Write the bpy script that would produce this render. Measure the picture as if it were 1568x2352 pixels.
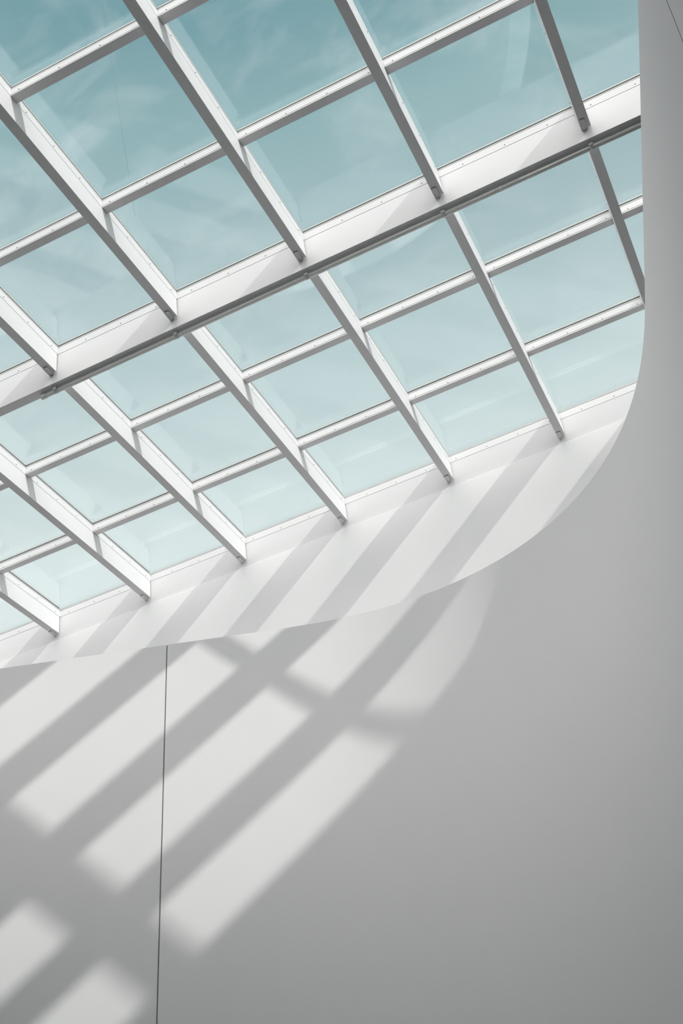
import bpy, bmesh, math
from mathutils import Matrix, Vector

sc = bpy.context.scene
for o in list(bpy.data.objects):
    bpy.data.objects.remove(o)
COL = sc.collection

# ------------------------------------------------------------------ scale and frame
# one module = spacing of the rafters; U metres per module. x along the purlins, y along
# the rafters (towards the end wall), z up; z = 0 at the foot of the rafters at the end wall.
U = 1.5
CX, CY, CZ = -0.2609, -7.6241, -6.5246          # eye point in modules
EYE = 1.6                                       # eye height above the floor in metres
FLOOR = CZ - EYE / U                            # floor level in modules


def W(x, y, z):
    return Vector((x * U, y * U, (z - FLOOR) * U))


# ------------------------------------------------------------------ camera
F_PX, YAW, PITCH, ROLL = 2744.03, 0.3465, 0.6866, -0.1502
fw = Vector((-math.sin(YAW) * math.cos(PITCH), math.cos(YAW) * math.cos(PITCH), math.sin(PITCH)))
r0 = Vector((math.cos(YAW), math.sin(YAW), 0))
u0 = r0.cross(fw)
rt = math.cos(ROLL) * r0 + math.sin(ROLL) * u0
up = -math.sin(ROLL) * r0 + math.cos(ROLL) * u0
cam_data = bpy.data.cameras.new('camera')
cam = bpy.data.objects.new('camera', cam_data)
COL.objects.link(cam)
cam_data.sensor_fit = 'VERTICAL'
cam_data.sensor_height = 36.0
cam_data.lens = F_PX / 2352.0 * 36.0
cam_data.clip_start = 0.05
cam_data.clip_end = 500
m = Matrix((rt, up, -fw)).transposed().to_4x4()
m.translation = W(CX, CY, CZ)
cam.matrix_world = m
sc.camera = cam

# ------------------------------------------------------------------ sun, sky, exposure
SUN_STRENGTH = 2.8
SKY_STRENGTH = 1.0
Q, R = 1.1898, 0.3727                            # shadow slopes measured on the walls
SL = 0.0440                                      # fall of the roof
sun_dir = Vector((-Q * (1 + SL * R), R, -1.0)).normalized()   # the way the light travels
sd = bpy.data.lights.new('sun', 'SUN')
sd.energy = SUN_STRENGTH
sd.angle = math.radians(1.0)
sd.color = (1.0, 0.985, 0.96)
so = bpy.data.objects.new('sun', sd)
COL.objects.link(so)
so.rotation_euler = sun_dir.to_track_quat('-Z', 'Y').to_euler()
so.location = (8, -8, 25)

world = bpy.data.worlds.new('hazy_blue_sky')
sc.world = world
world.use_nodes = True
nt = world.node_tree
nt.nodes.clear()


def N(tree, t, **kw):
    n = tree.nodes.new(t)
    for k, v in kw.items():
        setattr(n, k, v)
    return n


def math_node(tree, op, a, b=None):
    n = N(tree, 'ShaderNodeMath', operation=op)
    for i, v in enumerate((a, b)):
        if v is None:
            continue
        if isinstance(v, (int, float)):
            n.inputs[i].default_value = v
        else:
            tree.links.new(v, n.inputs[i])
    return n.outputs[0]


tc = N(nt, 'ShaderNodeTexCoord')
sep = N(nt, 'ShaderNodeSeparateXYZ')
nt.links.new(tc.outputs['Generated'], sep.inputs[0])
ramp = N(nt, 'ShaderNodeValToRGB')
els = ramp.color_ramp.elements
els[0].position = 0.0
els[0].color = (0.72, 0.77, 0.77, 1)
els[1].position = 1.0
els[1].color = (0.10, 0.27, 0.33, 1)
for pos, c in ((0.60, (0.66, 0.75, 0.76, 1)), (0.66, (0.56, 0.665, 0.68, 1)), (0.72, (0.445, 0.58, 0.605, 1)),
               (0.783, (0.325, 0.465, 0.50, 1)), (0.845, (0.235, 0.415, 0.45, 1)), (0.884, (0.15, 0.33, 0.38, 1))):
    e = els.new(pos)
    e.color = c
nt.links.new(sep.outputs['Z'], ramp.inputs['Fac'])
# thin high cloud, in streaks
mapn = N(nt, 'ShaderNodeMapping')
mapn.inputs['Rotation'].default_value = (0.3, 0.2, 0.9)
mapn.inputs['Scale'].default_value = (4.0, 7.5, 6.0)
nt.links.new(tc.outputs['Generated'], mapn.inputs[0])
noise = N(nt, 'ShaderNodeTexNoise')
noise.inputs['Scale'].default_value = 2.3
noise.inputs['Detail'].default_value = 7
noise.inputs['Roughness'].default_value = 0.6
noise.inputs['Distortion'].default_value = 0.6
nt.links.new(mapn.outputs[0], noise.inputs['Vector'])
cl = N(nt, 'ShaderNodeMapRange')
cl.inputs['From Min'].default_value = 0.50
cl.inputs['From Max'].default_value = 0.72
cl.inputs['To Max'].default_value = 0.45
nt.links.new(noise.outputs['Fac'], cl.inputs[0])
mixc = N(nt, 'ShaderNodeMixRGB')
mixc.inputs['Color2'].default_value = (0.56, 0.66, 0.685, 1)
nt.links.new(cl.outputs[0], mixc.inputs['Fac'])
nt.links.new(ramp.outputs['Color'], mixc.inputs['Color1'])
# the wide bright aureole of a hazy sky around the sun
# and unseen bright sky patches, behind and left, added to light the walls


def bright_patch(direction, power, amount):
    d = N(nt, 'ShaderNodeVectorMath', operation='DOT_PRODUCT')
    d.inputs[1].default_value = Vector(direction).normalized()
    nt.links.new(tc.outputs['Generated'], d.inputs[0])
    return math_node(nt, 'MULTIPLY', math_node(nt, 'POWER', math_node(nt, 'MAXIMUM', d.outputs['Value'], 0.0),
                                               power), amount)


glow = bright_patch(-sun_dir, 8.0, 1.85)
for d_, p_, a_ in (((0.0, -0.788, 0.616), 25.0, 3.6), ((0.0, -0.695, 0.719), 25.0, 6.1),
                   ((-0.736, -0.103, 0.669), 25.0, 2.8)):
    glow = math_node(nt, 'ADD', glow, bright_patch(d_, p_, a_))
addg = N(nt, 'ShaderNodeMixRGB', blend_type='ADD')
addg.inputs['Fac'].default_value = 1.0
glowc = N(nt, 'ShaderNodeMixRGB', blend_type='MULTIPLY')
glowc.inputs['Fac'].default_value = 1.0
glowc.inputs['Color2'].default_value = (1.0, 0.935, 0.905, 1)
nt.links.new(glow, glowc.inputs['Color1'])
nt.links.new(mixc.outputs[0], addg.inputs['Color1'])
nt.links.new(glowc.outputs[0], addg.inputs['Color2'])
bg = N(nt, 'ShaderNodeBackground')
bg.inputs['Strength'].default_value = SKY_STRENGTH
nt.links.new(addg.outputs[0], bg.inputs['Color'])
wo = N(nt, 'ShaderNodeOutputWorld')
nt.links.new(bg.outputs[0], wo.inputs['Surface'])

sc.view_settings.view_transform = 'Standard'
sc.view_settings.look = 'None'
sc.view_settings.gamma = 1.0
sc.view_settings.use_curve_mapping = False
sc.view_settings.exposure = 0.19
try:
    sc.cycles.diffuse_bounces = 8
    sc.cycles.max_bounces = 16
    sc.cycles.transparent_max_bounces = 24
except Exception:
    pass


# ------------------------------------------------------------------ materials
def pbr(name, col, rough=0.5, spec=0.5, noise_amt=0.0, noise_scale=8.0, bump=0.0):
    mt = bpy.data.materials.new(name)
    mt.use_nodes = True
    t = mt.node_tree
    b = t.nodes['Principled BSDF']
    b.inputs['Base Color'].default_value = (*col, 1)
    b.inputs['Roughness'].default_value = rough
    b.inputs['Specular IOR Level'].default_value = spec
    if noise_amt or bump:
        tcn = N(t, 'ShaderNodeTexCoord')
        nz = N(t, 'ShaderNodeTexNoise')
        nz.inputs['Scale'].default_value = noise_scale
        nz.inputs['Detail'].default_value = 4
        t.links.new(tcn.outputs['Object'], nz.inputs['Vector'])
        if noise_amt:
            rp = N(t, 'ShaderNodeValToRGB')
            rp.color_ramp.elements[0].color = (*[c * (1 - noise_amt) for c in col], 1)
            rp.color_ramp.elements[1].color = (*[min(1, c * (1 + noise_amt)) for c in col], 1)
            t.links.new(nz.outputs['Fac'], rp.inputs['Fac'])
            t.links.new(rp.outputs['Color'], b.inputs['Base Color'])
        if bump:
            bp = N(t, 'ShaderNodeBump')
            bp.inputs['Strength'].default_value = bump
            bp.inputs['Distance'].default_value = 0.002
            t.links.new(nz.outputs['Fac'], bp.inputs['Height'])
            t.links.new(bp.outputs['Normal'], b.inputs['Normal'])
    return mt


M_METAL = pbr('white_painted_metal', (0.745, 0.732, 0.742), 0.45, 0.4, 0.012, 6.0)
M_WALL = pbr('white_plaster', (0.878, 0.867, 0.874), 0.75, 0.25, 0.015, 1.3, 0.05)
M_CURB = pbr('white_board', (0.74, 0.73, 0.738), 0.7, 0.25, 0.010, 2.0)
M_GASKET_SHADE = pbr('grey_rubber_and_gap_shade', (0.23, 0.24, 0.23), 0.6)  # rubber seals; the same grey paints the shade in grooves and bracket outlines
M_JOINT = pbr('grey_joint_sealant', (0.26, 0.26, 0.26), 0.8)
M_SCREW = pbr('dull_screw_metal', (0.22, 0.22, 0.22), 0.4)
M_COVER = pbr('dull_aluminium', (0.36, 0.37, 0.365), 0.5, 0.5, 0.02, 5.0)
M_PIPE = pbr('pale_pipe_metal', (0.90, 0.91, 0.88), 0.22, 0.5, 0.02, 5.0)
M_FLOOR = pbr('pale_stone', (0.56, 0.555, 0.55), 0.5, 0.4, 0.05, 2.0)
M_SIDE = pbr('grey_side_wall', (0.30, 0.298, 0.295), 0.8, 0.2, 0.02, 2.0)
M_ROOF = pbr('white_ceiling_board', (0.88, 0.87, 0.865), 0.8, 0.2, 0.01, 2.0)


def glass_material():
    mt = bpy.data.materials.new('clear_glazing')
    mt.use_nodes = True
    t = mt.node_tree
    t.nodes.clear()
    lw = N(t, 'ShaderNodeLayerWeight')
    lw.inputs['Blend'].default_value = 0.5
    p = math_node(t, 'POWER', lw.outputs['Facing'], 5.0)
    fr = math_node(t, 'ADD', math_node(t, 'MULTIPLY', p, 0.905), 0.095)
    tr = N(t, 'ShaderNodeBsdfTransparent')
    tr.inputs['Color'].default_value = (0.955, 0.97, 0.965, 1)
    gl = N(t, 'ShaderNodeBsdfGlossy')
    gl.inputs['Roughness'].default_value = 0.015
    gl.inputs['Color'].default_value = (1, 1, 1, 1)
    mx = N(t, 'ShaderNodeMixShader')
    t.links.new(fr, mx.inputs['Fac'])
    t.links.new(tr.outputs[0], mx.inputs[1])
    t.links.new(gl.outputs[0], mx.inputs[2])
    # a thin film of dust on the glass
    df = N(t, 'ShaderNodeBsdfTranslucent')
    df.inputs['Color'].default_value = (0.85, 0.85, 0.83, 1)
    mx2 = N(t, 'ShaderNodeMixShader')
    tcn = N(t, 'ShaderNodeTexCoord')
    nz = N(t, 'ShaderNodeTexNoise')
    nz.inputs['Scale'].default_value = 1.6
    nz.inputs['Detail'].default_value = 5
    t.links.new(tcn.outputs['Object'], nz.inputs['Vector'])
    mr = N(t, 'ShaderNodeMapRange')
    mr.inputs['To Min'].default_value = 0.004
    mr.inputs['To Max'].default_value = 0.02
    t.links.new(nz.outputs['Fac'], mr.inputs[0])
    t.links.new(mr.outputs[0], mx2.inputs['Fac'])
    t.links.new(mx.outputs[0], mx2.inputs[1])
    t.links.new(df.outputs[0], mx2.inputs[2])
    out = N(t, 'ShaderNodeOutputMaterial')
    t.links.new(mx2.outputs[0], out.inputs['Surface'])
    return mt


M_GLASS = glass_material()
M_ETCH = pbr('frosted_etching', (0.75, 0.77, 0.76), 0.6)


# ------------------------------------------------------------------ mesh helpers
def add_box(bm, x0, x1, y0, y1, z0, z1, slope=SL):
    """box in module units, sheared to the fall of the roof"""
    vs = []
    for x in (x0, x1):
        for y in (y0, y1):
            for z in (z0, z1):
                vs.append(bm.verts.new((x * U, y * U, (z + slope * y) * U)))
    for f in ((0, 1, 3, 2), (4, 6, 7, 5), (0, 4, 5, 1), (2, 3, 7, 6), (0, 2, 6, 4), (1, 5, 7, 3)):
        bm.faces.new([vs[i] for i in f])


def add_prism(bm, pts, z0, z1, slope=SL):
    """upright prism on a plan outline, module units"""
    lo = [bm.verts.new((x * U, y * U, (z0 + slope * y) * U)) for x, y in pts]
    hi = [bm.verts.new((x * U, y * U, (z1 + slope * y) * U)) for x, y in pts]
    n = len(pts)
    bm.faces.new(lo)
    bm.faces.new(hi)
    for i in range(n):
        j = (i + 1) % n
        bm.faces.new((lo[i], lo[j], hi[j], hi[i]))


def add_tube_x(bm, x0, x1, r, y=0.0, z=0.0, seg=20):
    rings = []
    for x in (x0, x1):
        rings.append([bm.verts.new((x * U, (y + r * math.cos(a)) * U, (z + r * math.sin(a)) * U))
                      for a in [2 * math.pi * i / seg for i in range(seg)]])
    bm.faces.new(rings[0])
    bm.faces.new(rings[1])
    for i in range(seg):
        j = (i + 1) % seg
        f = bm.faces.new((rings[0][i], rings[0][j], rings[1][j], rings[1][i]))
        f.smooth = True


def finish(bm, name, bevel=0.0):
    bmesh.ops.recalc_face_normals(bm, faces=bm.faces)
    if bevel:
        bmesh.ops.bevel(bm, geom=list(bm.edges), offset=bevel * U, segments=2, affect='EDGES', profile=0.5)
    me = bpy.data.meshes.new(name)
    bm.to_mesh(me)
    bm.free()
    return me


def finish_open(bm, name):
    # faces are already wound outward
    me = bpy.data.meshes.new(name)
    bm.to_mesh(me)
    bm.free()
    return me


def obj(name, me, mat, parent=None, loc=None):
    if mat is not None and not me.materials:
        me.materials.append(mat)
    o = bpy.data.objects.new(name, me)
    COL.objects.link(o)
    if parent is not None:
        o.parent = parent
    if loc is not None:
        o.location = loc
    return o


def mesh_of(name, boxes, bevel=0.0, slope=SL):
    bm = bmesh.new()
    for b in boxes:
        add_box(bm, *b, slope=slope)
    return finish(bm, name, bevel)


def thing(name, label, cat, loc, group=None):
    o = bpy.data.objects.new(name, None)
    o.empty_display_size = 0.1
    COL.objects.link(o)
    o.location = loc
    o['label'] = label
    o['category'] = cat
    if group:
        o['group'] = group
    return o


def tag(o, label, cat, group=None):
    o['label'] = label
    o['category'] = cat
    if group:
        o['group'] = group
    return o


def struct(name, me, mat, label=None, cat=None, loc=(0, 0, 0)):
    o = obj(name, me, mat, None, loc)
    o['kind'] = 'structure'
    if label:
        o['label'] = label
        o['category'] = cat
    return o


# ------------------------------------------------------------------ roof measures (modules)
WR = 0.0633                 # rafter width
D1 = 0.1832                 # top of the rafter web, where the glazing frame starts
D = 0.2534                  # top of the glazing frame
GAP = 0.0040                # shadow gap between web and frame
ZG = D + 0.017              # underside of the glass
TG = 0.016                  # glass thickness
ZT = 0.300                  # top of the outer cover strip
YP = (-0.9282, -1.8688)     # purlins between end curb and cross beam (front faces)
YM = -2.8226                # cross beam, front face
WM = 0.0755                 # cross beam width
ZM = -0.0999                # cross beam soffit below the rafter soffit plane
YQ = (-3.7449, -4.6797)     # purlins above the cross beam
YE = -5.64                  # far end of the skylight
WP = 0.0598                 # purlin width
ZP = 0.1846                 # purlin soffit
XL, XR = -7.0, 1.0          # outermost rafters
KS = list(range(-1, 8))     # rafter k stands at x = -k
ORD = ['first', 'second', 'third', 'fourth', 'fifth', 'sixth', 'seventh', 'eighth', 'ninth']


def frame_stack(bm_frame, bm_gasket_shade, x0, x1, y0, y1, inset_x, inset_y):
    """glazing frame, rubber beds, white retainer and shade-grey gap backing over one bar"""
    ix, iy = inset_x, inset_y
    add_box(bm_frame, x0, x1, y0, y1, D1 + GAP, D)
    add_box(bm_frame, x0 + ix, x1 - ix, y0 + iy, y1 - iy, D + 0.007, D + 0.013)
    add_box(bm_gasket_shade, x0 + 2 * ix, x1 - 2 * ix, y0 + 2 * iy, y1 - 2 * iy, D, D + 0.007)
    add_box(bm_gasket_shade, x0 + 2 * ix, x1 - 2 * ix, y0 + 2 * iy, y1 - 2 * iy, D + 0.013, ZG)
    # grey backing coloured to give the shade of the gap under the frame
    add_box(bm_gasket_shade, x0 + 2 * ix, x1 - 2 * ix, y0 + 2 * iy, y1 - 2 * iy, D1, D1 + GAP)


def cover_strip(bm, x0, x1, y0, y1, stem_x, stem_y):
    """outer strip that clamps the panes down, on a stem standing between their edges"""
    cx, cy = (x0 + x1) / 2, (y0 + y1) / 2
    sx0, sx1 = (cx - stem_x, cx + stem_x) if stem_x else (x0, x1)
    sy0, sy1 = (cy - stem_y, cy + stem_y) if stem_y else (y0, y1)
    add_box(bm, sx0, sx1, sy0, sy1, ZG, ZG + TG + 0.0006)
    add_box(bm, x0, x1, y0, y1, ZG + TG + 0.0006, ZT)


# ------------------------------------------------------------------ room shell
# the curved white wall: plan line = straight, bend, straight
A0, A1, S0, S1, PX, PY, LEN, PG = 20.7734, -77.0074, 1.9627, 6.348, -5.1752, -1.7377, 8.03, 1.317
H = -1.5953                 # its top edge
T_WALL = 0.16


def wall_plan(s_from, s_to, n):
    # integrate the direction along the wall from s = 0
    def theta(s):
        t = min(1.0, max(0.0, (s - S0) / (S1 - S0)))
        if 0 < t < 1:
            t = t ** PG / (t ** PG + (1 - t) ** PG)
        return math.radians(A0 + (A1 - A0) * t)
    step = 0.01
    pos = {}
    lo, hi = int(round(s_from / step)), int(round(s_to / step))
    x, y = PX, PY
    pos[0] = (x, y)
    for i in range(0, hi):
        a = theta((i + 0.5) * step)
        x += math.cos(a) * step
        y += math.sin(a) * step
        pos[i + 1] = (x, y)
    x, y = PX, PY
    for i in range(0, lo, -1):
        a = theta((i - 0.5) * step)
        x -= math.cos(a) * step
        y -= math.sin(a) * step
        pos[i - 1] = (x, y)

    def at(s):
        f = s / step
        i = int(math.floor(f))
        i = max(lo, min(hi - 1, i))
        k = f - i
        p, q = pos[i], pos[i + 1]
        a = theta(s)
        return (p[0] + (q[0] - p[0]) * k, p[1] + (q[1] - p[1]) * k, a)
    return at


S_A, S_B = -6.6, 18.4
plan = wall_plan(S_A - 0.5, S_B + 0.5, 0)


def seam_left(z):
    return 1.2207 + 0.0463 * (z - H)


def seam_right(z):
    return 8.24 + 0.25 * (z + 2.14)


def wall_panel(bm, sl, sr, ns, depth0, depth1, z_lo, z_hi, nz=6):
    """solid panel of the curved wall between two joint lines; depth measured outward"""
    def pt(s, dep, z):
        x, y, a = plan(s)
        return bm.verts.new(((x - math.sin(a) * dep) * U, (y + math.cos(a) * dep) * U, (z - FLOOR) * U))

    def skin(rows, smooth):
        for p, q in zip(rows[:-1], rows[1:]):
            for i in range(len(p) - 1):
                f = bm.faces.new((p[i], p[i + 1], q[i + 1], q[i]))
                f.smooth = smooth

    def row(z, dep):
        a, b = sl(z), sr(z)
        return [pt(a + (b - a) * i / ns, dep, z) for i in range(ns + 1)]
    zs = [z_lo + (z_hi - z_lo) * j / nz for j in range(nz + 1)]
    # every face strip keeps its own vertices, so the arrises stay crisp
    skin([row(z, depth0) for z in zs], True)
    skin([row(z, depth1) for z in reversed(zs)], True)
    skin([row(z_hi, depth0), row(z_hi, depth1)], False)
    skin([row(z_lo, depth1), row(z_lo, depth0)], False)
    skin([[pt(sl(z), depth1, z), pt(sl(z), depth0, z)] for z in zs], False)
    skin([[pt(sr(z), depth0, z), pt(sr(z), depth1, z)] for z in zs], False)


JW = 0.0044                 # half width of a panel joint
bm = bmesh.new()
wall_panel(bm, lambda z: S_A, lambda z: seam_left(z) - JW, 120, 0, T_WALL, FLOOR, H)
wall_panel(bm, lambda z: seam_left(z) + JW, lambda z: seam_right(z) - JW, 900, 0, T_WALL, FLOOR, H)
wall_panel(bm, lambda z: seam_right(z) + JW, lambda z: S_B, 60, 0, T_WALL, FLOOR, H)
me = finish_open(bm, 'wall_front')
o = struct('wall_front', me, M_WALL)
for n_, sf in (('trim_1', seam_left), ('trim_2', seam_right)):
    bm = bmesh.new()
    wall_panel(bm, lambda z: sf(z) - JW, lambda z: sf(z) + JW, 1, 0.006, T_WALL, FLOOR, H - 0.001)
    struct(n_, finish_open(bm, n_), M_JOINT)

# end wall behind the curved wall, standing a little proud of the curb above it
YS = -0.019
ZC = -0.0865


def flat_box(name, x0, x1, y0, y1, z0, z1, mat, bevel=0.0):
    bm = bmesh.new()
    add_box(bm, x0, x1, y0, y1, z0 - FLOOR, z1 - FLOOR, slope=0.0)
    return struct(name, finish(bm, name, bevel), mat)


XW0, XW1, YB = -11.0, 5.2, -13.6
flat_box('wall_back', XW0, XW1, YS, 0.20, FLOOR, ZC, M_WALL, 0.002)
flat_box('wall_left', XW0 - 0.2, XW0, YB, 0.20, FLOOR, 0.05, M_WALL)
flat_box('wall_right', XW1, XW1 + 0.2, YB, 0.20, FLOOR, 0.05, M_WALL)
flat_box('wall_near', XW0, XW1, YB - 0.2, YB, FLOOR, 0.05, M_SIDE)
flat_box('floor', XW0 - 0.2, XW1 + 0.2, YB - 0.2, 0.2, FLOOR - 0.1, FLOOR, M_FLOOR)

# solid roof around the skylight
bm = bmesh.new()
zr0, zr1 = -FLOOR - 0.02, -FLOOR + 0.24
add_box(bm, XW0 - 0.2, XL - WR / 2 - 0.004, YB - 0.2, 0.20, zr0 + 0.08, zr1)
add_box(bm, XR + WR / 2 + 0.004, XW1 + 0.2, YB - 0.2, 0.20, zr0 + 0.08, zr1)
add_box(bm, XL - WR / 2 - 0.004, XR + WR / 2 + 0.004, YB - 0.2, YE, zr0, zr1)
struct('ceiling', finish(bm, 'ceiling'), M_ROOF)

# ------------------------------------------------------------------ screws (shared meshes)


def screw_mesh(axis):
    bm = bmesh.new()
    r, h, seg = 0.0046, 0.003, 12
    lo, hi = [], []
    for i in range(seg):
        a = 2 * math.pi * i / seg
        c, s = r * math.cos(a) * U, r * math.sin(a) * U
        if axis == 'y':
            lo.append(bm.verts.new((c, 0.002 * U, s)))
            hi.append(bm.verts.new((c * 0.75, -h * U, s * 0.75)))
        else:
            lo.append(bm.verts.new((-0.002 * U, c, s)))
            hi.append(bm.verts.new((h * U, c * 0.75, s * 0.75)))
    bm.faces.new(hi)
    bm.faces.new(lo)
    for i in range(seg):
        j = (i + 1) % seg
        bm.faces.new((lo[i], lo[j], hi[j], hi[i]))
    return finish(bm, 'screw')


SCREW_Y = screw_mesh('y')
SCREW_X = screw_mesh('x')
ZS = 0.2085                 # height of the screw line


def put_screw(parent, me, x, y, flip=False):
    s = obj('screw', me, M_SCREW, parent, (x * U, y * U, (ZS + SL * y) * U))
    if flip:
        s.rotation_euler = (0, 0, math.pi)
    return s


# ------------------------------------------------------------------ end curb
curb = mesh_of('trim_3', [(XL - WR / 2, XR + WR / 2, 0.0, 0.20, ZC + 0.0015, D1)])
cu = struct('trim_3', curb, M_CURB, loc=W(0, 0, 0))
bmf, bmg = bmesh.new(), bmesh.new()
frame_stack(bmf, bmg, XL - WR / 2, XR + WR / 2, 0.0, 0.12, 0.0, 0.0008)
bmc = bmesh.new()
add_box(bmc, XL - WR / 2, XR + WR / 2, 0.026, 0.12, ZG, ZT)
obj('cover_strip', finish(bmc, 'cover_strip'), M_COVER, cu)
obj('glazing_frame', finish(bmf, 'glazing_frame'), M_METAL, cu)
obj('gasket_and_gap_shade', finish(bmg, 'gasket_and_gap_shade'), M_GASKET_SHADE, cu)
x = -6.72
while x < 0.3:
    if abs(x - round(x)) > 0.05:
        put_screw(cu, SCREW_Y, x, 0.0)
    x += 0.283

# ------------------------------------------------------------------ cross beam
zm0 = SL * YM
beam = thing('cross_beam', 'deep white cross beam running right across the skylight, with a pipe under it', 'beam',
             W(0, YM, zm0))
XBL, XBR = XL - WR / 2, XR + WR / 2
obj('beam_body', mesh_of('beam_body', [(XBL, XBR, 0, WM, ZM, D1)], 0.0015), M_METAL, beam)
bmf, bmg = bmesh.new(), bmesh.new()
frame_stack(bmf, bmg, XBL, XBR, 0.0, WM, 0.0, 0.0008)
bmc = bmesh.new()
cover_strip(bmc, XBL, XBR, 0.004, WM - 0.004, 0, 0.012)
obj('cover_strip', finish(bmc, 'cover_strip'), M_COVER, beam)
obj('glazing_frame', finish(bmf, 'glazing_frame'), M_METAL, beam)
obj('gasket_and_gap_shade', finish(bmg, 'gasket_and_gap_shade'), M_GASKET_SHADE, beam)
x = -4.9
while x < 0.6:
    if abs(x - round(x)) > 0.05:
        put_screw(beam, SCREW_Y, x, 0.0)
    x += 0.293

# ------------------------------------------------------------------ pipe under the cross beam
RP = 0.0170
zpipe = zm0 + ZM - RP - 0.005
YPIPE = YM + 0.054
pipe = thing('sprinkler_pipe', 'thin pale pipe clipped under the rear edge of the white cross beam', 'pipe',
             W(-4.12, YPIPE, zpipe))
bm = bmesh.new()
add_tube_x(bm, 0.0, 4.12 + 0.95, RP, seg=24)
obj('pipe_run', finish(bm, 'pipe_run'), M_PIPE, pipe)
bm = bmesh.new()
add_tube_x(bm, -0.012, 0.030, RP * 1.18, seg=24)
obj('end_cap', finish(bm, 'end_cap'), M_PIPE, pipe)
bm = bmesh.new()
add_tube_x(bm, -0.012, 0.012, RP * 1.08, seg=24)
obj('coupling', finish(bm, 'coupling'), M_PIPE, pipe, ((4.12 - 0.62) * U, 0, 0))
bm = bmesh.new()
add_tube_x(bm, -0.013, 0.013, RP * 1.13, seg=24)
add_box(bm, -0.013, 0.013, -RP * 1.75, -RP * 0.9, -RP * 0.35, RP + 0.005, slope=0)
add_box(bm, -0.013, 0.013, -RP * 2.2, RP * 0.6, RP + 0.002, RP + 0.005, slope=0)
clamp_me = finish(bm, 'pipe_clamp')
for xc in (-4.006, -3.012, -2.003, -1.012, -0.012):
    obj('pipe_clamp', clamp_me, M_METAL, pipe, ((xc + 4.12) * U, 0, 0))

# ------------------------------------------------------------------ rafters
HW = WR / 2


def tab_mesh(sign, grow, z0, z1, name):
    """the connecting shoe under the end of a rafter, rounded at its inner end"""
    bm = bmesh.new()
    x0, x1, L, rr = -HW + 0.002 - grow * 0.8, HW * 0.22 + grow, 0.086 + grow, 0.010
    pts = [(x0, 0.0), (x1, 0.0)]
    for i in range(5):
        a = math.pi / 2 * i / 4
        pts.append((x1 - rr + rr * math.cos(a), -L + rr - rr * math.sin(a)))
    for i in range(5):
        a = math.pi / 2 + math.pi / 2 * i / 4
        pts.append((x0 + rr + rr * math.cos(a), -L + rr - rr * math.sin(a)))
    pts = [(px, py * sign) for px, py in pts]
    add_prism(bm, pts, z0, z1)
    return finish(bm, name)


TAB_END, TAB_START = [tab_mesh(sg, 0.0, -0.008, -0.0015, 'end_bracket') for sg in (1, -1)]
GAP_SHADE_END, GAP_SHADE_START = [tab_mesh(sg, 0.002, -0.0015, 0.0, 'bracket_gap_shade') for sg in (1, -1)]  # dark plate added as the line of shade around the bracket


def rafter_meshes(y0, y1, marks):
    """meshes in the rafter's own frame: origin on its axis at the y1 end"""
    L = y0 - y1
    web = mesh_of('web', [(-HW, HW, L + 0.009, -0.009, 0.0, D1)], 0.0012)
    bmf, bmg = bmesh.new(), bmesh.new()
    # the frame runs between the crossing bars' frames as one length
    frame_stack(bmf, bmg, -HW, HW, L + 0.001, -0.001, 0.0008, 0.0)
    bmc = bmesh.new()
    cover_strip(bmc, -HW + 0.004, HW - 0.004, L + 0.001, -0.001, 0.0105, 0)
    return web, finish(bmf, 'glazing_frame'), finish(bmg, 'gasket_and_gap_shade'), finish(bmc, 'cover_strip')


RL = rafter_meshes(YM + WM, 0.0, YP)
RU = rafter_meshes(YE, YM, YQ)
SCREW_STEP = 0.272


def rafter(k, lower):
    y1 = 0.0 if lower else YM
    y0 = (YM + WM) if lower else YE
    row = 'below' if lower else 'above'
    if k == -1:
        lab = 'white rafter %s the cross beam, at the skylight end hidden behind the curved wall' % row
    else:
        lab = 'white rafter %s the cross beam, %s from the right-hand curved wall' % (row, ORD[k])
    t = thing('skylight_rafter', lab, 'beam', W(-k, y1, SL * y1), 'rafters %s the cross beam' % row)
    web, frm, gsk, cov = RL if lower else RU
    obj('cover_strip', cov, M_COVER, t)
    obj('web', web, M_METAL, t)
    obj('glazing_frame', frm, M_METAL, t)
    obj('gasket_and_gap_shade', gsk, M_GASKET_SHADE, t)
    b = obj('end_bracket', TAB_END, M_METAL, t)
    obj('bracket_gap_shade', GAP_SHADE_END, M_GASKET_SHADE, b)
    if lower:
        b = obj('end_bracket', TAB_START, M_METAL, t, (0, (y0 - y1) * U, SL * (y0 - y1) * U))
        obj('bracket_gap_shade', GAP_SHADE_START, M_GASKET_SHADE, b)
    side = 1 if k >= 1 else -1
    stops = [q - y1 for q in (YP if lower else YQ)]
    y = -0.08
    while y > y0 - y1 + 0.05:
        if all(not (q - 0.02 < y < q + WP + 0.02) for q in stops):
            put_screw(t, SCREW_X, side * HW, y, flip=(side < 0))
        y -= SCREW_STEP
    return t


for k in KS:
    rafter(k, True)
for k in KS:
    rafter(k, False)

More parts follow.
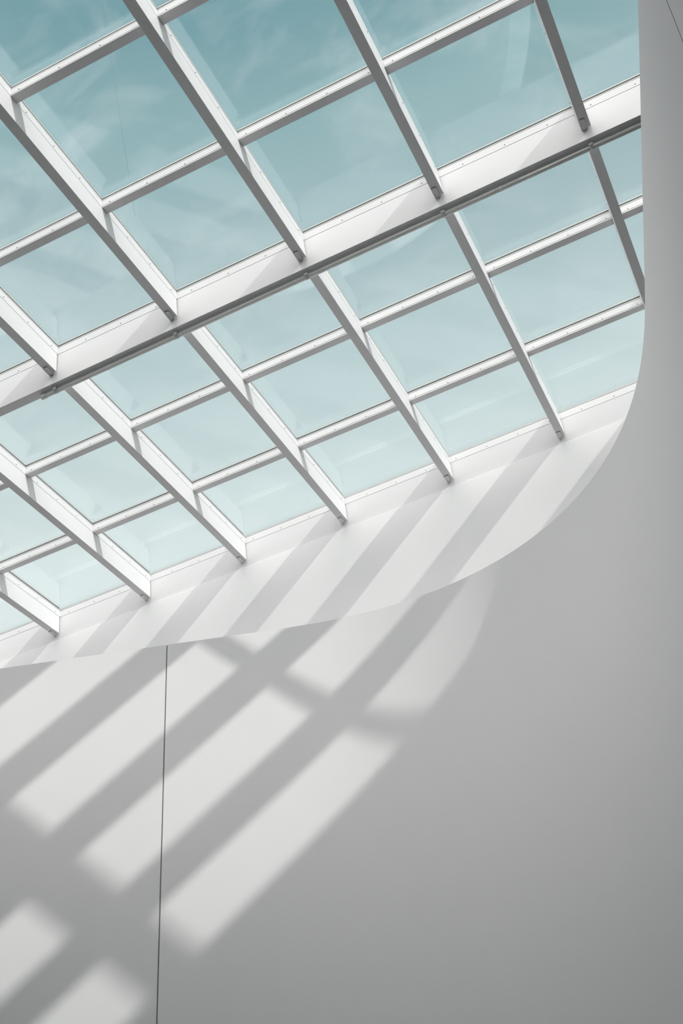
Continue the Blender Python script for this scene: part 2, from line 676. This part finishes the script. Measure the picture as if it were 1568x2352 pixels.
# ------------------------------------------------------------------ purlins
HB = 0.5 - HW - 0.0005      # half the clear span
pb = mesh_of('purlin_body', [(-HB, HB, 0, WP, ZP, ZP + 0.0095)], 0.0008)
bmf, bmg = bmesh.new(), bmesh.new()
add_box(bmg, -HB, HB, 0.0016, WP - 0.0016, ZP + 0.0095, ZP + 0.0135)  # groove backed in dark grey to paint in its shade
add_box(bmf, -HB, HB, 0.0, WP, ZP + 0.0135, D)
add_box(bmf, -HB, HB, 0.0008, WP - 0.0008, D + 0.007, D + 0.013)
add_box(bmg, -HB, HB, 0.0016, WP - 0.0016, D, D + 0.007)
add_box(bmg, -HB, HB, 0.0016, WP - 0.0016, D + 0.013, ZG)
bmc = bmesh.new()
cover_strip(bmc, -HB, HB, 0.004, WP - 0.004, 0, 0.0095)
pc = finish(bmc, 'cover_strip')
pf = finish(bmf, 'glazing_frame')
pg = finish(bmg, 'gasket_and_gap_shade')
ROWS_P = ((YP[0], 'in the first line above the end curb'), (YP[1], 'in the first line below the cross beam'),
          (YQ[0], 'in the first line above the cross beam'), (YQ[1], 'in the uppermost line of the skylight'))
for y, where in ROWS_P:
    for k in range(0, 8):
        lab = 'white purlin %s, %s span from the right' % (where, ORD[k])
        t = thing('skylight_purlin', lab, 'beam', W(-k + 0.5, y, SL * y), 'purlins between the rafters')
        obj('purlin_body', pb, M_METAL, t)
        obj('glazing_frame', pf, M_METAL, t)
        obj('gasket_and_gap_shade', pg, M_GASKET_SHADE, t)
        obj('cover_strip', pc, M_COVER, t)
        for xs in (-0.41, -0.13, 0.15, 0.43):
            put_screw(t, SCREW_Y, xs, 0.0)

# ------------------------------------------------------------------ glass panes
EX = 0.5 - 0.0125           # half width of a pane: its edges sit on the bars
ROWS_G = ((0.022, YP[0] + WP / 2 + 0.012, 'in the row beside the end curb'),
          (YP[0] + WP / 2 - 0.012, YP[1] + WP / 2 + 0.012, 'in the middle row below the cross beam'),
          (YP[1] + WP / 2 - 0.012, YM + WM / 2 + 0.015, 'in the row just below the cross beam'),
          (YM + WM / 2 - 0.015, YQ[0] + WP / 2 + 0.012, 'in the row just above the cross beam'),
          (YQ[0] + WP / 2 - 0.012, YQ[1] + WP / 2 + 0.012, 'in the second row above the cross beam'),
          (YQ[1] + WP / 2 - 0.012, YE + 0.012, 'in the topmost row of the skylight'))


def mark_mesh():
    bm = bmesh.new()
    seg = 20
    for r1, r2, a0, a1 in ((0.016, 0.0125, 0, 2 * math.pi), (0.0075, 0.005, 0.4, 4.6)):
        n = seg
        ring = []
        for i in range(n + 1):
            a = a0 + (a1 - a0) * i / n
            ring.append([bm.verts.new((rr * math.cos(a) * U, rr * math.sin(a) * U, zz * U))
                         for rr in (r1, r2) for zz in (-0.0008, 0.0)])
        for i in range(n):
            p, q = ring[i], ring[i + 1]
            bm.faces.new((p[0], q[0], q[2], p[2]))
            bm.faces.new((p[1], p[3], q[3], q[1]))
            bm.faces.new((p[0], p[1], q[1], q[0]))
            bm.faces.new((p[2], q[2], q[3], p[3]))
    return finish(bm, 'etched_mark')


def etch_material():
    mt = bpy.data.materials.new('frosted_mark')
    mt.use_nodes = True
    t = mt.node_tree
    t.nodes.clear()
    tr = N(t, 'ShaderNodeBsdfTransparent')
    df = N(t, 'ShaderNodeBsdfDiffuse')
    df.inputs['Color'].default_value = (0.8, 0.82, 0.8, 1)
    mx = N(t, 'ShaderNodeMixShader')
    mx.inputs['Fac'].default_value = 0.22
    t.links.new(tr.outputs[0], mx.inputs[1])
    t.links.new(df.outputs[0], mx.inputs[2])
    out = N(t, 'ShaderNodeOutputMaterial')
    t.links.new(mx.outputs[0], out.inputs['Surface'])
    return mt


M_MARK = etch_material()
MARK = mark_mesh()
for y1, y0, where in ROWS_G:
    L = y0 - y1
    gm = mesh_of('glass_pane', [(-EX, EX, L, 0.0, ZG + 0.0006, ZG + TG)])
    for k in range(0, 8):
        lab = 'clear glass pane %s, %s column from the right' % (where, ORD[k])
        g = obj('glass_pane', gm, M_GLASS, None, W(-k + 0.5, y1, SL * y1))
        tag(g, lab, 'window pane', 'panes of the skylight')
        obj('etched_mark', MARK, M_MARK, g, ((-0.5 + HW + 0.035) * U, (-0.085) * U, (ZG - 0.0005 + SL * -0.085) * U))
